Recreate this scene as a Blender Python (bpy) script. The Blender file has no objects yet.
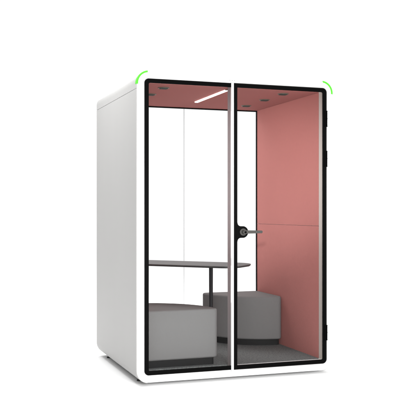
import bpy, bmesh, math, random
from mathutils import Vector
random.seed(4)
S = bpy.context.scene
COL = S.collection

# ------------------------------------------------------------------ camera
cd = bpy.data.cameras.new('camera')
cam = bpy.data.objects.new('camera', cd)
COL.objects.link(cam)
cam.location = (-1.5088, -5.7941, 1.2767)
cam.rotation_euler = (math.radians(90), 0, -0.3435)
cd.sensor_width = 36
cd.lens = 821.34 / 420 * 36
cd.shift_y = 1.358 / 420
cd.clip_start = 0.05
cd.clip_end = 500
S.camera = cam

# ------------------------------------------------------------------ view and world (white studio surround)
S.view_settings.view_transform = 'Standard'
S.view_settings.look = 'None'
S.view_settings.exposure = 0
S.view_settings.gamma = 1
W = bpy.data.worlds.new('World')
S.world = W
W.use_nodes = True
nt = W.node_tree
bg = nt.nodes['Background']
tc = nt.nodes.new('ShaderNodeTexCoord')
sx = nt.nodes.new('ShaderNodeSeparateXYZ')
nt.links.new(tc.outputs['Generated'], sx.inputs[0])
mz = nt.nodes.new('ShaderNodeMapRange'); mz.interpolation_type = 'SMOOTHSTEP'   # brighter overhead
mz.inputs['From Min'].default_value = 0.1; mz.inputs['From Max'].default_value = 0.9
mz.inputs['To Min'].default_value = 1.04; mz.inputs['To Max'].default_value = 1.35
nt.links.new(sx.outputs['Z'], mz.inputs['Value'])
mx = nt.nodes.new('ShaderNodeMapRange'); mx.interpolation_type = 'SMOOTHSTEP'   # world dimmed on the unseen left, added to shade the side panel
mx.inputs['From Min'].default_value = -0.95; mx.inputs['From Max'].default_value = -0.35
mx.inputs['To Min'].default_value = 0.05; mx.inputs['To Max'].default_value = 1.0
nt.links.new(sx.outputs['X'], mx.inputs['Value'])
ml = nt.nodes.new('ShaderNodeMath'); ml.operation = 'MULTIPLY'
nt.links.new(mz.outputs[0], ml.inputs[0]); nt.links.new(mx.outputs[0], ml.inputs[1])
nt.links.new(ml.outputs[0], bg.inputs['Strength'])
bg.inputs['Color'].default_value = (1, 1, 1, 1)

def area(name, loc, target, size, power, sy=None, color=(1, 1, 1)):
    l = bpy.data.lights.new(name, 'AREA'); l.energy = power; l.size = size; l.color = color
    if sy: l.shape = 'RECTANGLE'; l.size_y = sy
    o = bpy.data.objects.new(name, l); COL.objects.link(o); o.location = loc
    o.rotation_euler = (Vector(target) - Vector(loc)).to_track_quat('-Z', 'Y').to_euler()
    return o
KEY = area('key_softbox', (0.45, -3.7, 1.15), (0.6, 0.5, 1.1), 1.0, 125, 1.0)  # added lamp out of view, brightens the front and the near stool
SIDE = area('side_softbox', (-0.9, 0.6, 3.5), (0.0, 0.7, 2.0), 0.6, 36, 0.6)  # unseen lamp put in to lighten the upper side panel
BACK = area('rear_softbox', (1.2, 4.6, 4.6), (1.0, 3.0, 0), 3.0, 200, 3.0)  # added lamp out of view, whitens the floor behind the booth

sl = bpy.data.lights.new('wall_spot', 'SPOT'); sl.energy = 2950; sl.spot_size = math.radians(12.5); sl.spot_blend = 1.0; sl.shadow_soft_size = 0.12  # unseen spot behind the camera, added to brighten the middle of the wall
so = bpy.data.objects.new('wall_spot', sl); COL.objects.link(so); so.location = (-2.0, -6.6, 1.9)
so.rotation_euler = (Vector((1.45, 1.0, 1.5)) - Vector(so.location)).to_track_quat('-Z', 'Y').to_euler()

# ------------------------------------------------------------------ materials
def mat(name, color, rough=0.5, metal=0.0, spec=0.5, bump=None, vary=None, coat=0, sheen=0):
    m = bpy.data.materials.new(name); m.use_nodes = True
    n = m.node_tree.nodes; L = m.node_tree.links; b = n['Principled BSDF']
    b.inputs['Base Color'].default_value = (*color, 1)
    b.inputs['Roughness'].default_value = rough; b.inputs['Metallic'].default_value = metal
    b.inputs['Specular IOR Level'].default_value = spec
    b.inputs['Coat Weight'].default_value = coat
    b.inputs['Sheen Weight'].default_value = sheen
    t = n.new('ShaderNodeTexCoord')
    if vary:                                                     # (scale, amount[, stretch])
        mp = n.new('ShaderNodeMapping'); L.new(t.outputs['Object'], mp.inputs[0])
        if len(vary) > 2: mp.inputs['Scale'].default_value = vary[2]
        nz = n.new('ShaderNodeTexNoise'); nz.inputs['Scale'].default_value = vary[0]
        nz.inputs['Detail'].default_value = 6; nz.inputs['Roughness'].default_value = 0.65
        L.new(mp.outputs[0], nz.inputs['Vector'])
        r = n.new('ShaderNodeMapRange')
        r.inputs['From Min'].default_value = 0.25; r.inputs['From Max'].default_value = 0.75
        r.inputs['To Min'].default_value = 1 - vary[1]; r.inputs['To Max'].default_value = 1 + vary[1]
        L.new(nz.outputs['Fac'], r.inputs['Value'])
        v = n.new('ShaderNodeVectorMath'); v.operation = 'SCALE'
        v.inputs[0].default_value = color; L.new(r.outputs[0], v.inputs['Scale'])
        L.new(v.outputs[0], b.inputs['Base Color'])
    if bump:                                                     # (scale, strength, distance)
        nz = n.new('ShaderNodeTexNoise'); nz.inputs['Scale'].default_value = bump[0]
        nz.inputs['Detail'].default_value = 4
        L.new(t.outputs['Object'], nz.inputs['Vector'])
        bp = n.new('ShaderNodeBump'); bp.inputs['Strength'].default_value = bump[1]
        bp.inputs['Distance'].default_value = bump[2]
        L.new(nz.outputs['Fac'], bp.inputs['Height']); L.new(bp.outputs[0], b.inputs['Normal'])
    return m

def fabric(name, color, scale, strength, rough=0.95, amount=0.08):
    """woven cloth: two crossed thread waves in the bump, a fine mottle in the colour"""
    m = mat(name, color, rough, spec=0.2, vary=(110, amount * 1.3), sheen=0.0)
    n = m.node_tree.nodes; L = m.node_tree.links; b = n['Principled BSDF']
    t = n.new('ShaderNodeTexCoord')
    hs = []
    for ax in ('X', 'Z'):
        w = n.new('ShaderNodeTexWave'); w.bands_direction = ax; w.inputs['Scale'].default_value = scale
        w.inputs['Distortion'].default_value = 1.5; w.inputs['Detail'].default_value = 2
        L.new(t.outputs['Object'], w.inputs['Vector']); hs.append(w)
    a = n.new('ShaderNodeMath'); a.operation = 'ADD'
    L.new(hs[0].outputs['Fac'], a.inputs[0]); L.new(hs[1].outputs['Fac'], a.inputs[1])
    bp = n.new('ShaderNodeBump'); bp.inputs['Strength'].default_value = strength; bp.inputs['Distance'].default_value = 0.0012
    L.new(a.outputs[0], bp.inputs['Height']); L.new(bp.outputs[0], b.inputs['Normal'])
    return m

def glass(name, tint, ior):
    m = bpy.data.materials.new(name); m.use_nodes = True
    n = m.node_tree.nodes; L = m.node_tree.links; n.clear()
    o = n.new('ShaderNodeOutputMaterial'); t = n.new('ShaderNodeBsdfTransparent')
    t.inputs[0].default_value = (*tint, 1)
    g = n.new('ShaderNodeBsdfGlossy'); g.inputs['Roughness'].default_value = 0.02
    f = n.new('ShaderNodeFresnel'); f.inputs['IOR'].default_value = ior
    x = n.new('ShaderNodeMixShader')
    L.new(f.outputs[0], x.inputs[0]); L.new(t.outputs[0], x.inputs[1]); L.new(g.outputs[0], x.inputs[2])
    L.new(x.outputs[0], o.inputs[0])
    return m

M = dict(
    white=mat('white powder coat', (0.80, 0.80, 0.797), 0.45, spec=0.3, bump=(900, 0.04, 0.0004)),
    panel=mat('light grey panel coat', (0.45, 0.446, 0.438), 0.5, spec=0.3, bump=(700, 0.05, 0.0005), vary=(3, 0.012, (1, 1, 0.3))),  # white coat darkened, the shade of the side put into its colour
    black=mat('black enamelled edge', (0.0025, 0.0025, 0.0025), 0.45, spec=0.02),
    hinge=mat('black hinge metal', (0.0015, 0.0015, 0.0015), 0.5, spec=0.02),
    alu=mat('grey seal', (0.17, 0.165, 0.16), 0.5, spec=0.3),  # also carries the soft shade painted round the door
    steel=mat('satin steel', (0.042, 0.040, 0.037), 0.45, metal=0.3, spec=0.3),
    liner=mat('cream inner trim', (0.50, 0.47, 0.43), 0.5, spec=0.2),  # shade on the inside of the white frame, put into the colour
    profile=mat('grey mauve post profile', (0.30, 0.27, 0.275), 0.5, spec=0.2),  # shade and pink bounce on the white post, put into the colour
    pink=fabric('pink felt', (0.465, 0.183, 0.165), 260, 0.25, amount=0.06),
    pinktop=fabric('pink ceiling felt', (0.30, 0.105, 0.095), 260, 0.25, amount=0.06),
    grey=fabric('grey upholstery', (0.175, 0.174, 0.172), 300, 0.35, amount=0.07),
    carpet=mat('grey carpet', (0.138, 0.146, 0.144), 1.0, spec=0.1, bump=(350, 0.9, 0.004), vary=(75, 0.5)),
    plinth=mat('dark plinth laminate', (0.014, 0.014, 0.014), 0.6, spec=0.1),
    top=mat('grey tabletop laminate', (0.10, 0.099, 0.098), 0.6, spec=0.15, vary=(120, 0.04)),
    edge=mat('dark tabletop edge', (0.03, 0.03, 0.03), 0.5),
    pole=mat('dark grey steel tube', (0.024, 0.024, 0.026), 0.5, spec=0.15),
    green=mat('bright green enamel', (0.09, 0.62, 0.03), 0.5, spec=0.2),
    vent=mat('dark vent grille', (0.025, 0.027, 0.022), 0.6, spec=0.3),
    rim=mat('dark vent rim', (0.10, 0.08, 0.06), 0.5, spec=0.3),
    foot=mat('black rubber foot', (0.012, 0.012, 0.012), 0.6),
    gasket=glass('clear glass edge', (0.93, 0.93, 0.935), 1.05),
    floor=mat('white studio floor', (0.93, 0.93, 0.93), 0.9, spec=0.0, bump=(20, 0.02, 0.001)),
    glassf=glass('front glass', (0.992, 0.992, 0.992), 1.1),
    glassr=glass('rear glass', (0.992, 0.992, 0.992), 1.1),
)
m = bpy.data.materials.new('lit light strip'); m.use_nodes = True
b = m.node_tree.nodes['Principled BSDF']
b.inputs['Emission Color'].default_value = (1, 0.97, 0.92, 1); b.inputs['Emission Strength'].default_value = 12
b.inputs['Base Color'].default_value = (0.9, 0.9, 0.9, 1)
M['led'] = m

# ------------------------------------------------------------------ mesh helpers
def link(name, bm, m, parent=None, loc=None, bevel=0, seg=3, ang=35):
    bmesh.ops.recalc_face_normals(bm, faces=bm.faces)
    me = bpy.data.meshes.new(name); bm.to_mesh(me); bm.free()
    for p in me.polygons: p.use_smooth = True
    me.set_sharp_from_angle(angle=math.radians(ang))
    ms = m if isinstance(m, (list, tuple)) else [m]
    for q in ms: me.materials.append(M[q])
    o = bpy.data.objects.new(name, me); COL.objects.link(o)
    if parent: o.parent = parent
    if loc: o.location = loc
    if bevel:
        for p in me.polygons: p.use_smooth = True
        md = o.modifiers.new('bevel', 'BEVEL'); md.width = bevel; md.segments = seg
        md.limit_method = 'ANGLE'; md.angle_limit = math.radians(ang); md.harden_normals = True
    return o

def box(bm, x0, x1, y0, y1, z0, z1):
    v = [bm.verts.new((x, y, z)) for x in (x0, x1) for y in (y0, y1) for z in (z0, z1)]
    for f in ((0, 1, 3, 2), (4, 6, 7, 5), (0, 4, 5, 1), (2, 3, 7, 6), (0, 2, 6, 4), (1, 5, 7, 3)):
        bm.faces.new([v[i] for i in f])

def fillet(pts, rad, n=10):
    """round every corner of a polygon; rad is one radius or one per corner"""
    out = []; N = len(pts)
    rs = rad if isinstance(rad, (list, tuple)) else [rad] * N
    for i in range(N):
        p = Vector(pts[i]); a = Vector(pts[i - 1]) - p; c = Vector(pts[(i + 1) % N]) - p
        r = rs[i]
        if r < 1e-6: out.append(tuple(p)); continue
        half = a.angle(c) / 2; d = r / math.tan(half)
        a.normalize(); c.normalize(); ctr = p + (a + c).normalized() * (r / math.sin(half))
        s = p + a * d - ctr; e = p + c * d - ctr
        a0 = math.atan2(s.y, s.x); a1 = math.atan2(e.y, e.x); da = (a1 - a0 + math.pi) % (2 * math.pi) - math.pi
        for k in range(n + 1):
            t = a0 + da * k / n
            out.append((ctr.x + r * math.cos(t), ctr.y + r * math.sin(t)))
    return out

def rrect(x0, x1, z0, z1, r, n=12):
    return fillet([(x0, z0), (x1, z0), (x1, z1), (x0, z1)], r, n)

def prism_xz(bm, pts, y0, y1):
    a = [bm.verts.new((x, y0, z)) for x, z in pts]; c = [bm.verts.new((x, y1, z)) for x, z in pts]
    n = len(pts); bm.faces.new(a); bm.faces.new(list(reversed(c)))
    for i in range(n): bm.faces.new((a[i], a[(i + 1) % n], c[(i + 1) % n], c[i]))

def prism_xy(bm, pts, z0, z1, mi=None):
    a = [bm.verts.new((x, y, z0)) for x, y in pts]; c = [bm.verts.new((x, y, z1)) for x, y in pts]
    n = len(pts); bm.faces.new(list(reversed(a))); bm.faces.new(c)
    for i in range(n): bm.faces.new((a[i], a[(i + 1) % n], c[(i + 1) % n], c[i]))

def ring(bm, outer, inner, y0, y1):
    n = len(outer)
    A = [bm.verts.new((x, y0, z)) for x, z in outer]; B = [bm.verts.new((x, y0, z)) for x, z in inner]
    C = [bm.verts.new((x, y1, z)) for x, z in outer]; D = [bm.verts.new((x, y1, z)) for x, z in inner]
    for i in range(n):
        j = (i + 1) % n
        bm.faces.new((A[i], A[j], B[j], B[i])); bm.faces.new((C[j], C[i], D[i], D[j]))
        bm.faces.new((A[j], A[i], C[i], C[j])); bm.faces.new((B[i], B[j], D[j], D[i]))

def cyl(bm, p0, p1, r, n=24, r2=None):
    p0 = Vector(p0); p1 = Vector(p1); d = (p1 - p0).normalized()
    u = d.orthogonal().normalized(); w = d.cross(u); r2 = r if r2 is None else r2
    a = []; c = []
    for k in range(n):
        t = 2 * math.pi * k / n; q = u * math.cos(t) + w * math.sin(t)
        a.append(bm.verts.new(p0 + q * r)); c.append(bm.verts.new(p1 + q * r2))
    bm.faces.new(list(reversed(a))); bm.faces.new(c)
    for i in range(n): bm.faces.new((a[i], a[(i + 1) % n], c[(i + 1) % n], c[i]))

def B(): return bmesh.new()
def empty(name, loc, label, cat, group=None):
    o = bpy.data.objects.new(name, None); COL.objects.link(o); o.location = loc
    o['label'] = label; o['category'] = cat
    if group: o['group'] = group
    o.empty_display_size = 0.1
    return o

# ------------------------------------------------------------------ setting
bm = B(); box(bm, -60, 60, -40, 160, -0.2, 0)
fl = link('floor', bm, 'floor'); fl['kind'] = 'structure'

# ------------------------------------------------------------------ the booth
WD, DP, H, ZB = 1.5884, 1.397, 2.30, 0.026       # width, depth, top, underside
T = 0.0747; XI0, XI1 = T, WD - T                 # inner faces
ZF, ZC, YR = 0.105, 2.2236, 1.35                 # carpet, ceiling, rear glass
R = 0.090
booth = empty('meeting_booth', (0, 0, 0), 'tall white framed glass-fronted booth with pink felt lining and green corner marks', 'booth')

# shell: rounded tube seen as the white front rim, roof and underside
bm = B()
ring(bm, rrect(0, WD, ZB, H, R, 16), rrect(XI0, XI1, ZF - 0.012, ZC + 0.012, 0.02, 16), 0.0, 0.075)
link('front_frame', bm, 'white', booth, bevel=0.0015, seg=2)
bm = B()
ring(bm, rrect(0.001, WD - 0.001, ZB + 0.001, H - 0.001, R, 16), rrect(XI0 - 0.012, XI1 + 0.012, ZF - 0.012, ZC + 0.012, 0.02, 16), 0.0755, DP)
link('shell', bm, 'white', booth, bevel=0.0015, seg=2)
# outer side panels, left one in view: flat sheet with a shadow gap to the roof trim
def skin(bm, s, prof, t, y0, y1):
    """thin sheet following an (x, z, nx, nz) profile on the left side, mirrored for the right"""
    o = [(x, z) for x, z, nx, nz in prof]; i = [(x - nx * t, z - nz * t) for x, z, nx, nz in prof]
    p = o + i[::-1]
    if s: p = [(WD - x, z) for x, z in p]
    prism_xz(bm, p, y0, y1)
RO = R + 0.004
low = [(R - RO * math.cos(math.radians(q)), ZB + R - RO * math.sin(math.radians(q)), -math.cos(math.radians(q)), -math.sin(math.radians(q))) for q in range(84, -1, -6)]
high = [(R - RO * math.cos(math.radians(q)), H - R + RO * math.sin(math.radians(q)), -math.cos(math.radians(q)), math.sin(math.radians(q))) for q in range(0, 31, 5)]
for s in (0, 1):
    bm = B(); skin(bm, s, low + [(-0.004, 2.1692, -1, 0)], 0.0036, 0.003, DP - 0.004)
    o = link('side_panel', bm, 'panel', booth, bevel=0.001, seg=2)
    bm = B(); skin(bm, s, [(-0.004, 2.1728, -1, 0)] + high, 0.0036, 0.003, DP - 0.004)
    link('panel_trim', bm, 'panel', booth, bevel=0.001, seg=2)
# centre post
bm = B(); box(bm, 0.7302, 0.7508, -0.012, 0.003, ZB + 0.040, H - 0.040)
cp = link('centre_post', bm, 'white', booth, bevel=0.001, seg=2)
bm = B(); box(bm, 0.7304, 0.7506, 0.003, 0.068, ZF - 0.009, ZC + 0.009)
link('post_profile', bm, 'profile', cp, bevel=0.001, seg=2)  # rear of the white post, its shade painted in
bm = B()
ring(bm, rrect(XI0 + 0.0002, XI1 - 0.0002, ZF - 0.0118, ZC + 0.0118, 0.02, 16), rrect(XI0 + 0.002, XI1 - 0.002, ZF - 0.0095, ZC + 0.0095, 0.018, 16), 0.001, 0.0755)
link('inner_trim', bm, 'liner', booth)  # added sheet carrying the painted shade inside the white frame

# fixed window: black border on three sides, glass edge at the post
ZL, ZH = ZB + 0.055, H - 0.055
def c_border(x0, x1, z0, z1, w, r):
    o = fillet([(x1, z0), (x0, z0), (x0, z1), (x1, z1)], [0, r, r, 0], 8)
    i = fillet([(x1, z0 + w), (x0 + w, z0 + w), (x0 + w, z1 - w), (x1, z1 - w)], [0, r * .35, r * .35, 0], 8)
    return o, i
o_, i_ = c_border(0.0555, 0.7298, ZL, ZH, 0.031, 0.032)
bm = B(); n = len(o_)
V = [[bm.verts.new((x, y, z)) for x, z in P] for y in (-0.012, -0.0005) for P in (o_, i_)]
for k in range(n - 1):
    bm.faces.new((V[0][k], V[0][k + 1], V[1][k + 1], V[1][k])); bm.faces.new((V[2][k + 1], V[2][k], V[3][k], V[3][k + 1]))
    bm.faces.new((V[0][k + 1], V[0][k], V[2][k], V[2][k + 1])); bm.faces.new((V[1][k], V[1][k + 1], V[3][k + 1], V[3][k]))
for k in (0, n - 1): bm.faces.new((V[0][k], V[1][k], V[3][k], V[2][k]))
win = link('front_window', bm, 'black', booth, bevel=0.0012, seg=2)
bm = B(); box(bm, 0.082, 0.7298, -0.009, -0.004, ZL + 0.027, ZH - 0.027)
link('window_pane', bm, 'glassf', win)

# door: black border ring, pane, grey ring standing in for edge shade, lever handle, hinges
dx0, dx1 = 0.7512, 1.533
bm = B(); ring(bm, fillet([(dx0, ZL), (dx1, ZL), (dx1, ZH), (dx0, ZH)], [0.004, 0.032, 0.032, 0.004], 8),
               fillet([(dx0 + 0.028, ZL + 0.031), (dx1 - 0.031, ZL + 0.031), (dx1 - 0.031, ZH - 0.031), (dx0 + 0.028, ZH - 0.031)], [0.003, 0.011, 0.011, 0.003], 8), -0.013, -0.001)
door = link('door', bm, 'black', booth, bevel=0.0012, seg=2)
bm = B(); box(bm, dx0 + 0.026, dx1 - 0.028, -0.0095, -0.0045, ZL + 0.028, ZH - 0.028)
link('door_pane', bm, 'glassf', door)
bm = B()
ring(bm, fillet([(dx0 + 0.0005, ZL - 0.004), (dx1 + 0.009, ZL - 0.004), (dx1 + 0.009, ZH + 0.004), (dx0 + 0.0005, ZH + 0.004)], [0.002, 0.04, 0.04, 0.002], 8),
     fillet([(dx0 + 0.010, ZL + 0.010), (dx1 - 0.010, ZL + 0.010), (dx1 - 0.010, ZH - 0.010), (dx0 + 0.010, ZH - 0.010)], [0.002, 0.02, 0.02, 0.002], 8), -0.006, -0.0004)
link('door_seal', bm, 'alu', door)  # grey ring added for the soft shade the door leaves on the frame
for za, zb in ((1.942, 2.068), (1.627, 1.753), (0.262, 0.382)):
    bm = B(); box(bm, dx1 - 0.020, dx1 - 0.004, -0.018, -0.0125, za, zb)
    cyl(bm, (dx1 + 0.0005, -0.016, za), (dx1 + 0.0005, -0.016, zb), 0.006, 16)
    for q in (0.02, 0.5, 0.96):
        z = za + (zb - za) * q; cyl(bm, (dx1 + 0.0005, -0.016, z), (dx1 + 0.0005, -0.016, z + 0.004), 0.0075, 16)
    link('hinge', bm, 'hinge', door)
bm = B(); box(bm, 0.779, XI1 - 0.003, -0.0005, 0.034, ZF - 0.009, ZF + 0.0035)
link('threshold', bm, 'white', booth, bevel=0.001, seg=2)
# handle: black lobe growing out of the stile
hz = 1.120
pts = [(0.777, hz + 0.075)]
def arc(cx, cz, r, a0, a1, k):
    return [(cx + r * math.cos(math.radians(a0 + (a1 - a0) * i / k)), cz + r * math.sin(math.radians(a0 + (a1 - a0) * i / k))) for i in range(k + 1)]
pts = [(0.772, hz - 0.076)] + arc(0.806, hz - 0.071, 0.0268, 180, 90, 8) + arc(0.822, hz, 0.0445, -80, 80, 20) + arc(0.806, hz + 0.071, 0.0268, -90, -180, 8) + [(0.772, hz + 0.076)]
bm = B(); prism_xz(bm, pts, -0.017, -0.003)
h = link('lock_plate', bm, 'black', door, bevel=0.0015, seg=2)
bm = B()
cyl(bm, (0.822, -0.016, hz), (0.822, -0.030, hz), 0.027, 40)
cyl(bm, (0.822, -0.030, hz), (0.822, -0.066, hz), 0.016, 32)
L = arc(0.826, hz + 0.0015, 0.0125, 90, 270, 10) + arc(0.952, hz + 0.0015, 0.010, -90, 90, 10)
prism_xz(bm, L, -0.074, -0.058)
link('lever_handle', bm, 'steel', door, bevel=0.002, seg=2)
bm = B(); cyl(bm, (0.822, -0.0739, hz), (0.822, -0.0765, hz), 0.008, 20)
link('keyhole', bm, 'hinge', door)

# three tiny marks on the rim above the centre post
bm = B()
for k in range(3): cyl(bm, (0.724 + 0.018 * k, 0.001, H - 0.0335), (0.724 + 0.018 * k, -0.0015, H - 0.0335), 0.0028, 12)
link('indicator_dots', bm, 'alu', booth)

# green accents round the two top front corners
for s in (0, 1):
    c = (R, H - R); a = arc(c[0], c[1], R + 0.0045, 96, 184, 24); i = arc(c[0], c[1], R - 0.0085, 96, 184, 24)
    if s: a = [(WD - x, z) for x, z in a]; i = [(WD - x, z) for x, z in i]
    bm = B(); y0, y1 = -0.003, 0.032; n = len(a)
    V = [[bm.verts.new((x, y, z)) for x, z in P] for y in (y0, y1) for P in (a, i)]
    for k in range(n - 1):
        bm.faces.new((V[0][k], V[0][k + 1], V[1][k + 1], V[1][k])); bm.faces.new((V[2][k + 1], V[2][k], V[3][k], V[3][k + 1]))
        bm.faces.new((V[0][k + 1], V[0][k], V[2][k], V[2][k + 1])); bm.faces.new((V[1][k], V[1][k + 1], V[3][k + 1], V[3][k]))
    for k in (0, n - 1): bm.faces.new((V[0][k], V[1][k], V[3][k], V[2][k]))
    link('corner_accent', bm, 'green', booth)

# levelling feet
for x in (0.073, WD - 0.073):
    for y in (0.215, 1.245):
        bm = B(); cyl(bm, (x, y, 0.001), (x, y, 0.010), 0.0185, 28, 0.0165); cyl(bm, (x, y, 0.010), (x, y, 0.05), 0.006, 12)
        link('levelling_foot', bm, 'foot', booth)

# lining: two stacked felt boards per side wall with a seam, ceiling, carpet
for x0, x1 in ((XI1, XI1 + 0.0118), (XI0 - 0.0118, XI0)):
    for z0, z1 in ((ZF, 1.1588), (1.1612, ZC)):
        bm = B(); box(bm, x0, x1, 0.0765, YR - 0.012, z0, z1)
        link('wall_board', bm, 'pink', booth, bevel=0.001, seg=2)
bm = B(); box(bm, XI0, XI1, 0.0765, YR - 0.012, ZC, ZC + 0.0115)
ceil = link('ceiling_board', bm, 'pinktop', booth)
bm = B(); box(bm, XI0, XI1, 0.0765, YR - 0.012, ZF - 0.0115, ZF)
link('carpet', bm, 'carpet', booth)
for x, y in ((0.275, 0.245), (0.275, 0.615), (1.273, 0.235), (1.273, 0.61), (1.273, 1.02)):
    bm = B()
    cyl(bm, (x, y, ZC - 0.0005), (x, y, ZC - 0.005), 0.046, 32, 0.043)
    v = link('air_vent', bm, 'rim', ceil)
    bm = B()
    cyl(bm, (x, y, ZC - 0.0048), (x, y, ZC - 0.0075), 0.036, 32, 0.034)
    for k in range(-2, 3): box(bm, x - 0.028, x + 0.028, y + k * 0.011 - 0.0015, y + k * 0.011 + 0.0015, ZC - 0.0105, ZC - 0.007)
    link('grille', bm, 'vent', v)
bm = B(); box(bm, 0.758, 0.784, 0.185, 0.93, ZC - 0.006, ZC - 0.0005)
ls = link('light_strip', bm, 'led', ceil)
for y in (0.181, 0.9305):
    bm = B(); box(bm, 0.754, 0.788, y, y + 0.0035, ZC - 0.007, ZC - 0.0003)
    link('end_cap', bm, 'alu', ls)

# rear window: thin black border and two panes meeting at a bright joint
bm = B(); ring(bm, [(XI0 - .002, ZF - .002), (XI1 + .002, ZF - .002), (XI1 + .002, ZC + .002), (XI0 - .002, ZC + .002)],
               [(XI0 + .005, ZF + .009), (XI1 - .005, ZF + .009), (XI1 - .005, ZC - .010), (XI0 + .005, ZC - .010)], YR - 0.0118, YR + 0.01)
rw = link('rear_window', bm, 'black', booth)
for x0, x1 in ((XI0 + .005, 0.7920), (0.7960, XI1 - .005)):
    bm = B(); box(bm, x0, x1, YR - 0.004, YR + 0.002, ZF + .009, ZC - .010)
    link('rear_pane', bm, 'glassr', rw)
bm = B(); box(bm, 0.7920, 0.7960, YR - 0.004, YR + 0.002, ZF + .009, ZC - .010)
link('glass_joint', bm, 'gasket', rw)

# ------------------------------------------------------------------ stools: quarter round, one per corner
def stool(loc, rz, label, r):
    e = empty('corner_stool', loc, label, 'stool', 'quarter round grey stools in the booth')
    e.rotation_euler = (0, 0, rz)
    def outline(rr, off, cr):
        a = [(off + 0, off + 0)] + [(off + (rr - off) * math.cos(t), off + (rr - off) * math.sin(t)) for t in [math.pi / 2 * k / 30 for k in range(31)]]
        return a
    def rounded(rr, off, cr):
        # corner points filleted where the straight sides meet the arc
        q = [(off, off)]
        n = 30
        R_ = rr - off
        cr = cr * 1.3; al = math.asin(cr / (R_ - cr))
        c1 = (off + math.sqrt((R_ - cr) ** 2 - cr ** 2), off + cr)
        q += [(c1[0] + cr * math.cos(t), c1[1] + cr * math.sin(t)) for t in [-math.pi / 2 + (al + math.pi / 2) * k / 8 for k in range(9)]]
        q += [(off + R_ * math.cos(t), off + R_ * math.sin(t)) for t in [al + (math.pi / 2 - 2 * al) * k / n for k in range(1, n)]]
        c2 = (off + cr, off + math.sqrt((R_ - cr) ** 2 - cr ** 2))
        q += [(c2[0] + cr * math.cos(t), c2[1] + cr * math.sin(t)) for t in [math.pi / 2 - al + (al + math.pi / 2) * k / 8 for k in range(9)]]
        return q
    o = rounded(r, 0.0, 0.03)
    bm = B(); prism_xy(bm, o, 0.052, 0.427)
    link('cushion', bm, 'grey', e, bevel=0.016, seg=5, ang=50)
    bm = B(); prism_xy(bm, rounded(r - 0.028, 0.012, 0.02), 0.0, 0.058)
    link('plinth', bm, 'plinth', e)
    return e
stool((0.090, 0.118, ZF), 0, 'grey quarter round stool just behind the left front glass, nearer to the viewer', 0.585)
stool((1.512, 1.325, ZF), math.pi, 'grey quarter round stool against the pink wall at the back right, behind the table pole', 0.558)

# ------------------------------------------------------------------ table: diagonal slab from the back left corner, one pole
tb = empty('corner_table', (0.805, 0.651, ZF), 'thin grey table on one dark pole, between the two stools', 'table')
ZT = 0.84 - ZF
s2 = 1 / math.sqrt(2)
def tn(t, n): return ((t + n) * s2, (n - t) * s2)
n0, n1, te = 0.778, 1.270, 0.435
core = [tn(te, n0), tn(te, n1)]
# n1 edge meets the rear glass (y = yb), n0 edge meets the left wall (x = xl)
xl, yb = XI0 + 0.004, YR - 0.016
pA = (n1 / s2 - yb, yb); pB = (xl, n0 / s2 - xl)
poly = fillet([pB, tn(te, n0), tn(te, n1), pA, (xl, yb)], [0.02, 0.14, 0.20, 0.02, 0.01], 14)
poly = [(x - 0.805, y - 0.651) for x, y in poly]
bm = B(); prism_xy(bm, poly, ZT - 0.004, ZT)
link('tabletop', bm, 'top', tb)
bm = B()
va = [bm.verts.new((x * 0.999, y * 0.999, ZT - 0.0042)) for x, y in poly]; vb = [bm.verts.new((x * 0.999, y * 0.999, ZT - 0.009)) for x, y in poly]
vc = [bm.verts.new((x * 0.97, y * 0.97, ZT - 0.017)) for x, y in poly]; n = len(poly)
bm.faces.new(va); bm.faces.new(list(reversed(vc)))
for P, Q in ((va, vb), (vb, vc)):
    for i in range(n): bm.faces.new((Q[i], Q[(i + 1) % n], P[(i + 1) % n], P[i]))
link('table_edge', bm, 'edge', tb)
bm = B(); cyl(bm, (0, 0, 0.008), (0, 0, ZT - 0.02), 0.0165, 32)
link('pole', bm, 'pole', tb)
bm = B(); cyl(bm, (0, 0, ZT - 0.0235), (0, 0, ZT - 0.0172), 0.05, 32)
link('mounting_plate', bm, 'pole', tb)
bm = B(); cyl(bm, (0, 0, 0.0), (0, 0, 0.008), 0.04, 40, 0.037)
link('base', bm, 'pole', tb)
